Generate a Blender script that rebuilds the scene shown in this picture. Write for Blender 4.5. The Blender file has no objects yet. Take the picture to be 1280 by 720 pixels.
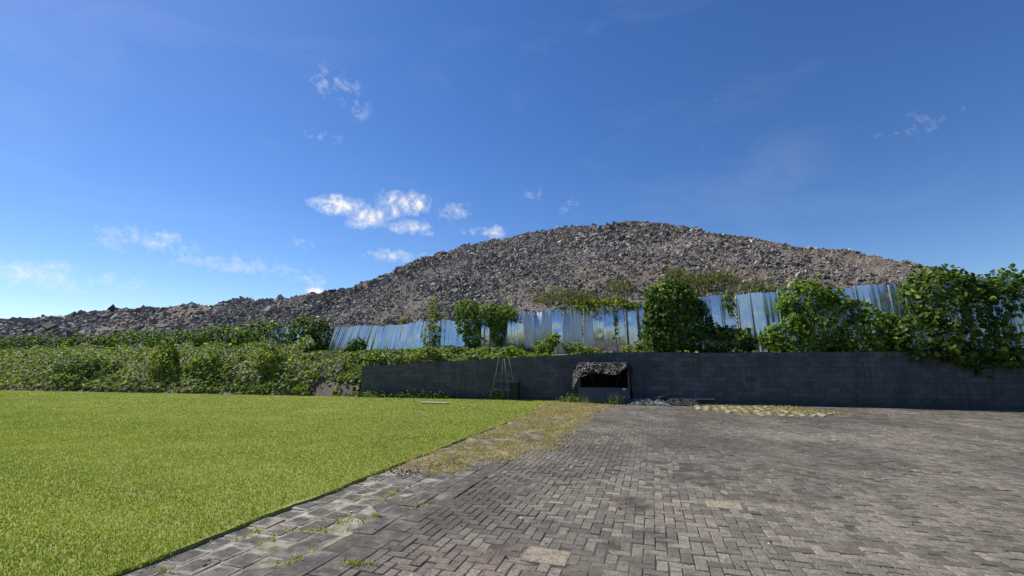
import bpy, bmesh, math, random
import numpy as np
from mathutils import Vector, Matrix, noise as mnoise
random.seed(7)
R = np.random.default_rng(7)
rad = math.radians
scene = bpy.context.scene
COL = scene.collection

# ------------------------------------------------------------------ camera / survey helpers
F, PITCH, HC = 541.0, rad(10.26), 1.65
CP, SP = math.cos(PITCH), math.sin(PITCH)
def ray(x, y):
    cx, cy = (x-640)/F, (360-y)/F
    return np.array([cx, CP-cy*SP, SP+cy*CP])
def gnd(x, y, z=0.0):
    d = ray(x, y); t = (z-HC)/d[2]
    return np.array([d[0]*t, d[1]*t, z])
def at(x, y, Y):
    d = ray(x, y); t = Y/d[1]
    return np.array([d[0]*t, Y, HC+d[2]*t])
def on_line(x, y, c, m):                      # hit the vertical plane Y = c + m*X
    d = ray(x, y); t = c/(d[1]-m*d[0])
    return np.array([d[0]*t, d[1]*t, HC+d[2]*t])

# ------------------------------------------------------------------ mesh helpers
def mk(name, verts, faces, mat, parent=None, smooth=False, attrs=None, mats=None, midx=None):
    """faces: (M,k) int array or list of lists"""
    me = bpy.data.meshes.new(name)
    verts = np.asarray(verts, dtype=np.float32).reshape(-1, 3)
    if isinstance(faces, np.ndarray):
        M, k = faces.shape
        me.vertices.add(len(verts)); me.vertices.foreach_set('co', verts.ravel())
        me.loops.add(M*k); me.loops.foreach_set('vertex_index', faces.astype(np.int32).ravel())
        me.polygons.add(M); me.polygons.foreach_set('loop_start', np.arange(0, M*k, k, dtype=np.int32))
        me.update(calc_edges=True); me.validate()
    else:
        me.from_pydata([tuple(map(float, v)) for v in verts], [], [tuple(int(i) for i in f) for f in faces]); me.update()
    n = len(me.polygons)
    me.polygons.foreach_set('use_smooth', np.full(n, smooth, dtype=bool))
    for an, (dom, arr) in (attrs or {}).items():
        a = me.attributes.new(an, 'FLOAT', dom)
        a.data.foreach_set('value', np.asarray(arr, dtype=np.float32))
    for m in (mats or [mat]):
        me.materials.append(m)
    if midx is not None:
        me.polygons.foreach_set('material_index', np.asarray(midx, dtype=np.int32))
    o = bpy.data.objects.new(name, me); COL.objects.link(o)
    if parent: o.parent = parent
    return o
def empty(name, loc=(0, 0, 0)):
    o = bpy.data.objects.new(name, None); o.location = [float(v) for v in loc]; COL.objects.link(o)
    o.empty_display_size = .2
    return o
def tag(o, label=None, cat=None, group=None, kind=None):
    if label: o['label'] = label
    if cat: o['category'] = cat
    if group: o['group'] = group
    if kind: o['kind'] = kind
    return o
class MB:
    def __init__(s): s.v = []; s.f = []
    def add(s, v, f):
        b = len(s.v); s.v += [tuple(map(float, p)) for p in v]; s.f += [tuple(i+b for i in q) for q in f]
    def box(s, c, size, rot=None, bev=0.0):
        bm = bmesh.new(); bmesh.ops.create_cube(bm, size=1)
        bmesh.ops.scale(bm, vec=size, verts=bm.verts)
        if bev: bmesh.ops.bevel(bm, geom=bm.edges[:], offset=bev, segments=1, affect='EDGES')
        M = Matrix.Translation(Vector([float(q) for q in c])) @ (rot.to_4x4() if rot is not None else Matrix())
        bm.transform(M)
        bm.verts.index_update()
        s.add([v.co for v in bm.verts], [[v.index for v in f.verts] for f in bm.faces]); bm.free()
    def tube(s, pts, rads, n=7):
        pts = [Vector([float(q) for q in p]) for p in pts]; rings = []
        V = []
        for i, p in enumerate(pts):
            d = (pts[min(i+1, len(pts)-1)]-pts[max(i-1, 0)]).normalized()
            a = d.orthogonal().normalized(); b = d.cross(a)
            r = rads[i] if hasattr(rads, '__len__') else rads
            V += [p+(a*math.cos(2*math.pi*k/n)+b*math.sin(2*math.pi*k/n))*r for k in range(n)]
        fs = []
        for i in range(len(pts)-1):
            for k in range(n):
                fs.append((i*n+k, i*n+(k+1) % n, (i+1)*n+(k+1) % n, (i+1)*n+k))
        fs.append(tuple(range(n))[::-1]); fs.append(tuple((len(pts)-1)*n+k for k in range(n)))
        s.add(V, fs)
    def build(s, name, mat, parent=None, off=(0, 0, 0), smooth=False):
        v = np.array(s.v)-np.array(off)
        return mk(name, v, s.f, mat, parent, smooth)

def vnoise(P, scale, seed=0.0):
    return np.array([mnoise.noise(Vector((p[0]*scale+seed, p[1]*scale-seed, p[2]*scale+seed*.5))) for p in P])

# ------------------------------------------------------------------ material helpers
class NT:
    def __init__(s, nt): s.nt = nt; s.nodes = nt.nodes
    def n(s, typ, **kw):
        nd = s.nodes.new(typ)
        for k, v in kw.items(): setattr(nd, k, v)
        return nd
    def put(s, sock, v):
        if isinstance(v, bpy.types.NodeSocket): s.nt.links.new(v, sock)
        elif v is not None:
            if hasattr(sock.default_value, '__len__') and not hasattr(v, '__len__'): v = [v]*len(sock.default_value)
            if hasattr(sock.default_value, '__len__') and len(sock.default_value) == 4 and len(v) == 3: v = (*v, 1)
            sock.default_value = v
    def m(s, op, a, b=None, c=None, clamp=False):
        nd = s.n('ShaderNodeMath', operation=op, use_clamp=clamp)
        s.put(nd.inputs[0], a); s.put(nd.inputs[1], b)
        if c is not None: s.put(nd.inputs[2], c)
        return nd.outputs[0]
    def noise(s, vec, scale, detail=4, rough=.55, dist=0.0):
        nd = s.n('ShaderNodeTexNoise'); s.put(nd.inputs['Vector'], vec)
        nd.inputs['Scale'].default_value = scale; nd.inputs['Detail'].default_value = detail
        nd.inputs['Roughness'].default_value = rough; nd.inputs['Distortion'].default_value = dist
        return nd.outputs[0]
    def ramp(s, fac, stops, interp='LINEAR'):
        nd = s.n('ShaderNodeValToRGB'); cr = nd.color_ramp; cr.interpolation = interp
        while len(cr.elements) < len(stops): cr.elements.new(.5)
        for e, (p, c) in zip(cr.elements, stops):
            e.position = p
            if not hasattr(c, '__len__'): c = (c, c, c)
            e.color = (*c, 1)
        s.put(nd.inputs[0], fac); return nd.outputs[0]
    def mix(s, f, a, b, blend='MIX'):
        nd = s.n('ShaderNodeMix', data_type='RGBA', blend_type=blend)
        s.put(nd.inputs[0], f); s.put(nd.inputs[6], a); s.put(nd.inputs[7], b); return nd.outputs[2]
    def attr(s, name):
        return s.n('ShaderNodeAttribute', attribute_name=name).outputs['Fac']
    def coord(s, which='Object'):
        return s.n('ShaderNodeTexCoord').outputs[which]
    def pos(s): return s.n('ShaderNodeNewGeometry').outputs['Position']
    def map(s, vec, sc=(1, 1, 1), rot=(0, 0, 0), loc=(0, 0, 0)):
        nd = s.n('ShaderNodeMapping'); s.put(nd.inputs[0], vec)
        nd.inputs[1].default_value = loc; nd.inputs[2].default_value = rot; nd.inputs[3].default_value = sc
        return nd.outputs[0]
    def bump(s, h, st=.5, d=.02):
        nd = s.n('ShaderNodeBump'); nd.inputs['Strength'].default_value = st; nd.inputs['Distance'].default_value = d
        s.put(nd.inputs['Height'], h); return nd.outputs[0]
def material(name):
    m = bpy.data.materials.new(name); m.use_nodes = True; m.node_tree.nodes.clear()
    return m, NT(m.node_tree)
def finish(t, col, rough=.8, metal=0.0, normal=None, spec=.3, transl=0.0, tcol=None):
    b = t.n('ShaderNodeBsdfPrincipled')
    t.put(b.inputs['Base Color'], col); t.put(b.inputs['Roughness'], rough); t.put(b.inputs['Metallic'], metal)
    t.put(b.inputs['Specular IOR Level'], spec)
    if normal is not None: t.put(b.inputs['Normal'], normal)
    out = t.n('ShaderNodeOutputMaterial'); sh = b.outputs[0]
    if transl:
        tr = t.n('ShaderNodeBsdfTranslucent'); t.put(tr.inputs['Color'], tcol if tcol is not None else col)
        mx = t.n('ShaderNodeMixShader'); mx.inputs[0].default_value = transl
        t.nt.links.new(sh, mx.inputs[1]); t.nt.links.new(tr.outputs[0], mx.inputs[2]); sh = mx.outputs[0]
    t.nt.links.new(sh, out.inputs[0])

def foliage_mat(name, stops, transl=.38, tboost=(1.7, 1.75, .55), rough=.6):
    m, t = material(name)
    c = t.ramp(t.attr('rnd'), stops)
    tc = t.mix(1.0, c, tboost, 'MULTIPLY')
    finish(t, c, rough, spec=.22, transl=transl, tcol=tc)
    return m
VINE = foliage_mat('vine_leaf', [(0, (.032, .07, .012)), (.42, (.085, .155, .02)), (.78, (.19, .27, .032)), (1, (.42, .42, .06))])
VINE_DARK = foliage_mat('dark_vine_leaf', [(0, (.02, .048, .01)), (.48, (.056, .108, .016)), (.8, (.15, .215, .03)), (1, (.38, .40, .065))])
VINE_PALE = foliage_mat('pale_vine_leaf', [(0, (.06, .09, .018)), (.45, (.12, .17, .03)), (.85, (.24, .28, .05)), (1, (.42, .40, .09))])
HILLWEED = foliage_mat('hill_weed_leaf', [(0, (.06, .075, .03)), (.6, (.12, .14, .055)), (1, (.22, .21, .10))], transl=.3)
GRASSB = foliage_mat('grass_blade', [(0, (.105, .16, .026)), (.45, (.185, .24, .036)), (.8, (.29, .32, .065)), (1, (.48, .44, .2))], transl=.4, tboost=(1.35, 1.4, .6), rough=.5)
STRAW = foliage_mat('dry_grass_blade', [(0, (.2, .22, .04)), (.4, (.40, .34, .10)), (.8, (.56, .46, .2)), (1, (.28, .19, .09))], transl=.25, tboost=(1.1, 1.1, .8), rough=.65)

def simple(name, col, rough=.8, metal=0, var=.25, scale=6, bump=.2, spec=.3):
    m, t = material(name)
    nz = t.noise(t.coord(), scale, 6, .6)
    c = t.mix(t.ramp(nz, [(.3, 0), (.7, 1)]), tuple(k*(1-var) for k in col), tuple(k*(1+var) for k in col))
    finish(t, c, rough, metal, t.bump(t.noise(t.coord(), scale*5, 4), bump, .02), spec)
    return m

# ------------------------------------------------------------------ layout lines
WL = gnd(450, 496.5); WR = gnd(905, 505)
WM = (WR[1]-WL[1])/(WR[0]-WL[0]); WC = WL[1]-WM*WL[0]            # wall front: Y = WC + WM*X
def wallY(X): return WC+WM*X
FC, FM = 27.2, -0.47                                              # fence: Y = FC + FM*X
def fenceY(X): return FC+FM*X
_wt = [on_line(x, y, WC, WM) for x, y in ((450, 458), (560, 451.5), (640, 447), (700, 444), (760, 441), (800, 440), (905, 441))]
WTX = [p[0] for p in _wt]+[40]; WTZ = [p[2] for p in _wt]+[2.3]
def wallH(X): return np.interp(X, WTX, WTZ)
_ft = [on_line(x, y, FC, FM) for x, y in ((340, 410), (370, 409.5), (420, 408.5), (475, 407), (530, 402), (597, 399), (640, 393.5), (665, 389.5), (720, 385), (760, 382), (790, 380), (875, 371), (910, 368.5))]
FTX = [-40]+[p[0] for p in _ft]+[30]; FTZ = [4.6]+[p[2] for p in _ft]+[5.4]
def fenceTop(X): return np.interp(X, FTX, FTZ)
def fenceBot(X): return np.interp(X, [-40, -14, 7, 30], [2.7, 2.68, 2.38, 2.4])
A = rad(17.5); CA, SA = math.cos(A), math.sin(A)                  # paving direction
def uv2xy(u, v): return v*CA+u*SA, -v*SA+u*CA                     # u away from the viewer, v to the right
LAWN_V, HB_V = -4.16, -2.46

# ------------------------------------------------------------------ ground sheet
m, t = material('bare_ground')
c = t.ramp(t.noise(t.coord(), .6, 6), [(.3, (.10, .08, .055)), (.6, (.12, .11, .06)), (.75, (.07, .09, .03))])
finish(t, c, .95)
tag(mk('ground', [(-1500, -1500, -.07), (1500, -1500, -.07), (1500, 1500, -.07), (-1500, 1500, -.07)], [(0, 1, 2, 3)], m), kind='structure')

# ------------------------------------------------------------------ lawn
m, t = material('lawn_turf')
n1 = t.noise(t.coord(), .35, 4); n2 = t.noise(t.coord(), 9, 6, .7)
c = t.mix(t.ramp(n1, [(.35, 0), (.65, 1)]), (.16, .21, .034), (.25, .28, .05))
c = t.mix(t.ramp(n2, [(.35, 0), (.7, 1)]), c, (.27, .26, .06))
finish(t, c, .9, normal=t.bump(t.noise(t.coord(), 60, 3), .8, .03))
us = np.linspace(-6, 30, 361)
rows = []
edge = []
for u in us:
    x, y = uv2xy(u, LAWN_V+.02+.05*mnoise.noise(Vector((u*.7, 0, 0)))+.045*mnoise.noise(Vector((u*2.6, 3, 0)))+.02*mnoise.noise(Vector((u*9, 5, 0))))
    edge.append((x, y))
ep = [e for e in edge if e[1] < wallY(e[0])]
ob = [(x, y) for x, y in ep]+[(ep[-1][0]+.1, wallY(ep[-1][0])+.05), (-8.5, wallY(-8.5)+.05), (-75, wallY(-75)+.3), (-75, ep[0][1])]
vs = [(x, y, .035) for x, y in ob]+[(x, y, -.03) for x, y in ep]
ne = len(ep)
fs = [tuple(range(len(ob)))]+[(i, len(ob)+i, len(ob)+i+1, i+1) for i in range(ne-1)]
tag(mk('lawn', vs, fs, m), kind='structure')

# lawn grass blades: 3-vertex blades, denser near the camera
def blades(P, h, w, lean=.5, up=None):
    n = len(P); ang = R.uniform(0, 2*np.pi, n); la = R.uniform(0, 2*np.pi, n); l = R.uniform(.1, 1, n)*lean
    d = np.stack([np.cos(ang), np.sin(ang), np.zeros(n)], 1)*(w/2)[:, None]
    tip = P+np.stack([np.cos(la)*l*h, np.sin(la)*l*h, h], 1)
    V = np.stack([P-d, P+d, tip], 1).reshape(-1, 3)
    return V, np.arange(3*n).reshape(n, 3)
def lawn_ok(X, Y):
    v = X*CA-Y*SA
    return (v < LAWN_V+.02+.09*np.sin(X*2.3+Y*3.1)*np.sin(X*7.1-Y*4.3)+R.exponential(.025, len(X))) & (Y < WC+WM*np.minimum(X, 100)+.0) & (np.abs(X) < 1.28*Y+3)
n = 900000
Y = 2.0*(32/2.0)**R.random(n)                  # density falls smoothly with distance
w = 1.28*Y+3
X = -w+R.random(n)*(w*1.1+2)
k = lawn_ok(X, Y) & (R.random(n) < np.clip(.25+Y/14, 0, 1))
pts = [np.stack([X[k], Y[k], np.full(k.sum(), .035)], 1)]
P = np.concatenate(pts)
dist = P[:, 1]
h = R.uniform(.012, .032, len(P))*(1+.012*dist); w = R.uniform(.005, .009, len(P))*(1+.09*dist)
V, Fc = blades(P, h, w, .6)
pn = np.array([-.5*max(0, mnoise.noise(Vector((p[0]*1.7, p[1]*1.7, 77)))-.32)+.5*max(0, mnoise.noise(Vector((p[0]*.5, p[1]*.7, 55)))-.2)+.28*mnoise.noise(Vector((p[0]*.22, p[1]*.35, 3)))+.25*mnoise.noise(Vector((p[0]*.9, p[1]*1.1, 9)))+.12*mnoise.noise(Vector((p[0]*4, p[1]*4, 9))) for p in P])+.04
tag(mk('lawn_grass', V, Fc, GRASSB, attrs={'rnd': ('FACE', np.clip(R.beta(5, 6, len(P))+pn*.8, 0, 1))}),
    'short bright green lawn grass left of the grey paving', 'grass', kind='stuff')

# ------------------------------------------------------------------ paving
m, t = material('paving_bed')
c = t.ramp(t.noise(t.pos(), 2.2, 7, .7), [(.3, (.035, .031, .025)), (.48, (.07, .062, .05)), (.62, (.15, .132, .105)), (.78, (.22, .195, .155))])
finish(t, c, .95)
gx = np.concatenate([[-30, -12], np.arange(-6, 20, .11), [26, 60]]); gy = np.concatenate([[-30, -5], np.arange(1.4, 24, .11)])
V = []
for X in gx:
    for Y in gy:
        Yc = min(Y, wallY(X)+.1)
        z = -.0105
        if Y > 1 and -7 < X < 21:
            n1 = mnoise.noise(Vector((X*.55, Yc*.4, 3)))+.55*mnoise.noise(Vector((X*1.9, Yc*1.5, 8)))
            z += .0115*max(0, n1+.12)+.0055*min(1, max(0, (Yc-7)/7))+.003*mnoise.noise(Vector((X*6, Yc*6, 8)))
        V.append((X, Yc, z))
ny_ = len(gy)
fs = [(i*ny_+k, (i+1)*ny_+k, (i+1)*ny_+k+1, i*ny_+k+1) for i in range(len(gx)-1) for k in range(ny_-1) if not (gx[i+1] < -3 and gy[k] > 10)]
tag(mk('paving_bed', V, fs, m, smooth=True), kind='structure')

def blocks(rects, ax='uv'):
    """rects rows: u0,u1,v0,v1,dz,tiltu,tiltv,rot -> bevelled pavers in one mesh"""
    r = np.array(rects); n = len(r)
    cu, cv = (r[:, 0]+r[:, 1])/2, (r[:, 2]+r[:, 3])/2
    hu, hv = (r[:, 1]-r[:, 0])/2, (r[:, 3]-r[:, 2])/2
    sg = np.array([(-1, -1), (1, -1), (1, 1), (-1, 1)])
    V = np.zeros((n, 12, 3))
    for ring, (ins, z) in enumerate(((0.0, -.03), (0.0, -.006), (.007, 0.0))):
        for k, (a, b) in enumerate(sg):
            du, dv = a*(hu-ins), b*(hv-ins)
            cr, sr = np.cos(r[:, 7]), np.sin(r[:, 7])
            du2, dv2 = du*cr-dv*sr, du*sr+dv*cr
            u, v = cu+du2, cv+dv2
            V[:, ring*4+k, 0] = v*CA+u*SA; V[:, ring*4+k, 1] = -v*SA+u*CA
            V[:, ring*4+k, 2] = z+r[:, 4]+du*r[:, 5]+dv*r[:, 6]
    f = []
    for ring in (0, 1):
        for k in range(4):
            a, b = ring*4+k, ring*4+(k+1) % 4
            f.append((b, a, a+4, b+4))
    f.append((11, 10, 9, 8))
    f = np.array(f)
    Fc = (f[None]+12*np.arange(n)[:, None, None]).reshape(-1, 4)
    return V.reshape(-1, 3), Fc, n
S = .105
rects = []; attr = []; tone = []
big = [gnd(683, 695), gnd(905, 631)]
bigc = []
for b in big:
    bigc.append((b[1]*CA+b[0]*SA, b[0]*CA-b[1]*SA))
u_lo, u_hi = -1, 32
for i in range(-1, 330):
    for j in range(int(u_lo/S), int(u_hi/S)):
        c4 = (i+j) % 4
        if c4 == 0: u0, u1, v0, v1 = j, j+1, i, i+2
        elif c4 == 2: u0, u1, v0, v1 = j, j+2, i, i+1
        else: continue
        u0, u1 = u0*S, u1*S; v0, v1 = HB_V+max(v0, 0)*S, HB_V+v1*S
        if v1-v0 < .05: continue
        cu, cv = (u0+u1)/2, (v0+v1)/2
        x, y = cv*CA+cu*SA, -cv*SA+cu*CA
        if y < 1.6 or y > wallY(x)-.15 or abs(x) > 1.25*y+2.2: continue
        if any(abs(cu-bu) < .16 and abs(cv-bv) < .22 for bu, bv in bigc): continue
        g = .0035 if random.random() < .8 else .006
        if random.random() < .004: continue
        sag = (-.012 if random.random() < .01 else 0)+.010*mnoise.noise(Vector((x*.5, y*.5, 0)))
        rects.append((u0+g, u1-g, v0+g, v1-g, sag+random.gauss(0, .0022), random.gauss(0, .018), random.gauss(0, .018), random.gauss(0, .012)))
        # the herringbone's own reused bricks: dark weathered, pale worn, exposed aggregate
        tone.append(random.random())
for bu, bv in bigc:
    rects.append((bu-.15, bu+.15, bv-.2, bv+.2, .004, .004, -.004, .02)); tone.append(.995)
V, Fc, n = blocks(rects)
m, t = material('herringbone_brick')
P3 = t.pos()
rn = t.attr('rnd')
base = t.ramp(rn, [(0, (.12, .108, .09)), (.3, (.17, .156, .132)), (.65, (.22, .203, .172)), (.9, (.265, .242, .205)), (.97, (.30, .275, .225)), (1, (.35, .30, .22))])
# soot-dark film over the older far part, and light scuffed lanes
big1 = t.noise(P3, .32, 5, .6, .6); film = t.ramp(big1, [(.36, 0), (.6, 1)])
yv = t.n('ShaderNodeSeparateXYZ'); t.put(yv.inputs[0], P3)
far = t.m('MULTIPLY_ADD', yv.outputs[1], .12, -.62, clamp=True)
def spot(px, r, P3=P3):
    g = gnd(*px); d = t.n('ShaderNodeVectorMath', operation='DISTANCE')
    mp = t.map(P3, (1/r[0], 1/r[1], 0), (0, 0, 0), (-g[0]/r[0], -g[1]/r[1], 0)); t.put(d.inputs[0], mp)
    d.inputs[1].default_value = (0, 0, 0)
    return t.m('SUBTRACT', 1.0, d.outputs['Value'], clamp=True)
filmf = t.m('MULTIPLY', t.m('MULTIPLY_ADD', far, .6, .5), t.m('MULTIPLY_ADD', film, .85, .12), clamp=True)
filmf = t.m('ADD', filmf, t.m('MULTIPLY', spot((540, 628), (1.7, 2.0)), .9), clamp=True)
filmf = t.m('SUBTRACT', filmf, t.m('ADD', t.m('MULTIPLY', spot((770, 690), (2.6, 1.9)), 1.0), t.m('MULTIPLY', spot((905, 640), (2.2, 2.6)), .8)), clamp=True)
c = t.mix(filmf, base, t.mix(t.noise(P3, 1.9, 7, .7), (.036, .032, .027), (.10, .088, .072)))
c = t.mix(t.m('MULTIPLY', t.ramp(t.noise(t.map(P3, (1, .45, 1), (0, 0, rad(-17))), .9, 7, .68), [(.5, 0), (.7, 1)]), .7), c, (.30, .27, .22))
warp = t.noise(P3, 5, 5, .65)
for px, r, k in (((790, 629), (.32, .42), 1), ((683, 656), (.26, .3), .8), ((803, 664), (.26, .3), .8), ((768, 680), (.12, .15), .8), ((835, 676), (.2, .15), .6), ((870, 600), (.6, .45), .7), ((700, 590), (.9, .5), .6), ((760, 560), (1.2, .7), .7), ((880, 555), (1.6, .8), .7), ((620, 690), (.25, .2), .6), ((980, 620), (.8, .5), .7), ((560, 650), (.5, .3), .6), ((1080, 580), (1.4, .7), .6)):
    s_ = t.m('MULTIPLY', t.m('SMOOTH_MIN', spot(px, r), .5, .1), t.m('MULTIPLY_ADD', warp, 6.0, -2.2, clamp=True), clamp=True)
    c = t.mix(t.m('MULTIPLY', s_, 1.7*k, clamp=True), c, (.028, .02, .013))
c = t.mix(1.0, c, (1.035, 1.0, .92), 'MULTIPLY')
c = t.mix(t.m('MULTIPLY', t.m('SMOOTH_MIN', spot((585, 745), (1.15, .95)), .5, .1), .8, clamp=True), c, (.30, .205, .17))
spk = t.noise(P3, 190, 2, .6)
ag = t.m('MULTIPLY', t.ramp(spk, [(.55, 0), (.68, 1)]), t.m('MULTIPLY_ADD', rn, .7, .1))
c = t.mix(t.m('MULTIPLY', ag, .9), c, (.50, .47, .42))
c = t.mix(t.ramp(t.noise(P3, 42, 6, .75), [(.34, .75), (.56, 0)]), c, (.055, .048, .04))
c = t.mix(t.ramp(t.noise(P3, 11, 6, .75), [(.36, .6), (.54, 0)]), c, (.07, .06, .05))
finish(t, c, .85, normal=t.bump(t.noise(P3, 90, 5, .75), .9, .01), spec=.25)
BRICK = m
tag(mk('paving', V, Fc, m, attrs={'rnd': ('FACE', np.repeat(tone, 9))}), kind='structure')

# slab border along the lawn
rects = []; tone = []; rowv = []
vv = LAWN_V+.01
k = 0
while vv < HB_V-.1:
    wv = (HB_V-LAWN_V-.01)/6
    u = -3+random.random()*.3
    while u < 14.5:
        lu = .29 if k < 3 else random.choice((.29, .45, .6))
        g = random.uniform(.008, .02) if k < 3 else random.uniform(.003, .009)
        x, y = uv2xy(u, vv)
        rects.append((u+g, u+lu-g, vv+g, vv+wv-g, random.gauss(-.001, .005), random.gauss(0, .02), random.gauss(0, .02), random.gauss(0, .02)))
        tone.append(random.random()); rowv.append(k)
        u += lu
    vv += wv; k += 1
r = np.array(rects); n = len(r)
# 12 ring verts + inner quad for an edge mask on the worn top
V, Fc, n = blocks(rects)
V = V.reshape(n, 12, 3); cen = V[:, 8:12].mean(1, keepdims=True)
inner = cen+(V[:, 8:12]-cen)*.55
V = np.concatenate([V, inner], 1)
f = [(b, a, a+4, b+4) for ring in (0, 1) for a, b in ((ring*4+k, ring*4+(k+1) % 4) for k in range(4))]
f += [(8+(k+1) % 4, 8+k, 12+k, 12+(k+1) % 4) for k in range(4)]+[(15, 14, 13, 12)]
f = np.array(f); nf = len(f)
Fc = (f[None]+16*np.arange(n)[:, None, None]).reshape(-1, 4)
m, t = material('border_slab')
P3 = t.pos(); rn = t.attr('rnd'); e = t.attr('edge'); rv = t.attr('row')
dark = t.ramp(t.noise(P3, 6, 8, .75), [(.32, (.03, .027, .023)), (.5, (.085, .077, .066)), (.62, (.14, .128, .108)), (.75, (.24, .22, .185))])
em = t.m('ADD', t.m('MULTIPLY', e, .9), t.m('MULTIPLY_ADD', t.noise(P3, 5, 6, .7), 3.4, -1.9))
em = t.m('MULTIPLY', t.ramp(em, [(.1, 0), (1, 1)]), t.m('MULTIPLY_ADD', rv, -.2, 1.1, clamp=True))
c = t.mix(t.m('MULTIPLY', em, .85), dark, t.mix(t.noise(P3, 5, 6, .7), (.22, .205, .175), (.5, .47, .40)))
c = t.mix(t.m('MULTIPLY', t.ramp(t.noise(P3, 1.7, 6, .7), [(.55, 0), (.7, 1)]), .75), c, (.33, .29, .23))
c = t.mix(t.ramp(t.noise(P3, 70, 4, .7), [(.32, .5), (.5, 0)]), c, (.05, .046, .04))
finish(t, c, .9, normal=t.bump(t.noise(P3, 60, 5, .7), .5, .01), spec=.2)
edgea = np.tile([1]*12+[0]*4, n)
tag(mk('border_slabs', V.reshape(-1, 3), Fc, m, attrs={'rnd': ('FACE', np.repeat(tone, nf)), 'edge': ('POINT', edgea), 'row': ('FACE', np.repeat(rowv, nf))}), kind='structure')
m, t = material('joint_sand')
P3 = t.pos()
c = t.ramp(t.noise(P3, 4, 6, .7), [(.33, (.40, .37, .30)), (.5, (.24, .22, .17)), (.62, (.10, .10, .05))])
finish(t, c, .95, normal=t.bump(t.noise(P3, 80, 4), .6, .01))
q = [uv2xy(-4, LAWN_V-.02), uv2xy(-4, HB_V-.5), uv2xy(15, HB_V-.5), uv2xy(15, LAWN_V-.02)]
tag(mk('joint_sand', [(x, y, -.006) for x, y in q], [(0, 1, 2, 3)], m), kind='structure')

# ------------------------------------------------------------------ leaf builder
def leaves(C, N, size, droop=.35, asp=.85):
    n = len(C)
    N = N/np.linalg.norm(N, axis=1, keepdims=True)
    a = R.normal(size=(n, 3)); a[:, 2] -= droop*2
    a -= (a*N).sum(1, keepdims=True)*N; a /= np.linalg.norm(a, axis=1, keepdims=True)
    b = np.cross(N, a)
    s = size[:, None]
    base = C-a*s*.5; tip = C+a*s*.55-N*s*.12
    mid = C-a*s*.12-N*s*.08
    l = C-a*s*.18+b*s*asp*.5+N*s*.06; r_ = C-a*s*.18-b*s*asp*.5+N*s*.06
    l2 = C+a*s*.2+b*s*asp*.33; r2 = C+a*s*.2-b*s*asp*.33
    V = np.stack([base, l, l2, tip, r2, r_], 1).reshape(-1, 3)
    o = 6*np.arange(n)[:, None]
    f1 = o+np.array([0, 3, 2, 1]); f2 = o+np.array([0, 5, 4, 3])
    return V, np.stack([f1, f2], 1).reshape(-1, 4)
def ell_points(E, dens, shell=(.72, 1.06)):
    """E: list of (center3, radii3); points spread through the outer shell of the union"""
    Cs, Ns = [], []
    for i, (c, r) in enumerate(E):
        c = np.array(c); r = np.array(r)
        area = 4*np.pi*((r[0]*r[1])**1.6/3+(r[0]*r[2])**1.6/3+(r[1]*r[2])**1.6/3)**(1/1.6)
        n = max(8, int(area*dens))
        d = R.normal(size=(n, 3)); d /= np.linalg.norm(d, axis=1, keepdims=True)
        bumpy = 1+.16*np.array([mnoise.noise(Vector(q*2.3+c)) for q in d])+.10*np.array([mnoise.noise(Vector(q*6+c)) for q in d])
        k = R.uniform(shell[0]**3, shell[1]**3, n)**(1/3)*bumpy
        P = c+d*r*k[:, None]
        N = d/r; N /= np.linalg.norm(N, axis=1, keepdims=True)
        keep = np.ones(n, bool)
        for j, (c2, r2) in enumerate(E):
            if j != i:
                keep &= (((P-np.array(c2))/np.array(r2))**2).sum(1) > .5
        gap = np.array([mnoise.noise(Vector(p*2.4)) for p in P])
        keep &= ~((gap < -.28) & (R.random(n) < .45))
        Cs.append(P[keep]); Ns.append(N[keep])
        for _ in range(int(2+area*.45)):                        # sprigs that stick out of the outline
            q = R.normal(size=3); q[1] = -abs(q[1])*.6; q[2] = q[2]*.8+.15; q /= np.linalg.norm(q)
            st = c+q*r*.95; ln = R.uniform(.08, .34); dr = q+np.array([R.normal()*.4, R.normal()*.2, R.normal()*.4+.1])
            kk = R.uniform(0, 1, int(6+ln*22))[:, None]
            Cs.append(st+dr*ln*kk-np.array([0, 0, .5])*ln*kk**2*R.uniform(-.3, 1)+R.normal(size=(len(kk), 3))*.035); Ns.append(np.tile(q+[0, -.3, .4], (len(kk), 1)))
    return np.concatenate(Cs), np.concatenate(Ns)
def foliage_mesh(name, P, N, size, mat, parent=None, off=(0, 0, 0), jit=.55, bright=0.0, grad=None):
    n = len(P)
    Nn = N+R.normal(size=(n, 3))*jit; Nn[:, 2] += .35
    sz = size*R.uniform(.6, 1.25, n)
    V, Fc = leaves(P, Nn, sz)
    rn = np.clip(R.beta(2, 2.4, n)+bright+.22*np.array([mnoise.noise(Vector(p*1.1)) for p in P]), 0, 1)
    return mk(name, V-np.array(off), Fc, mat, parent, attrs={'rnd': ('FACE', np.repeat(rn, 2))})

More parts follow.
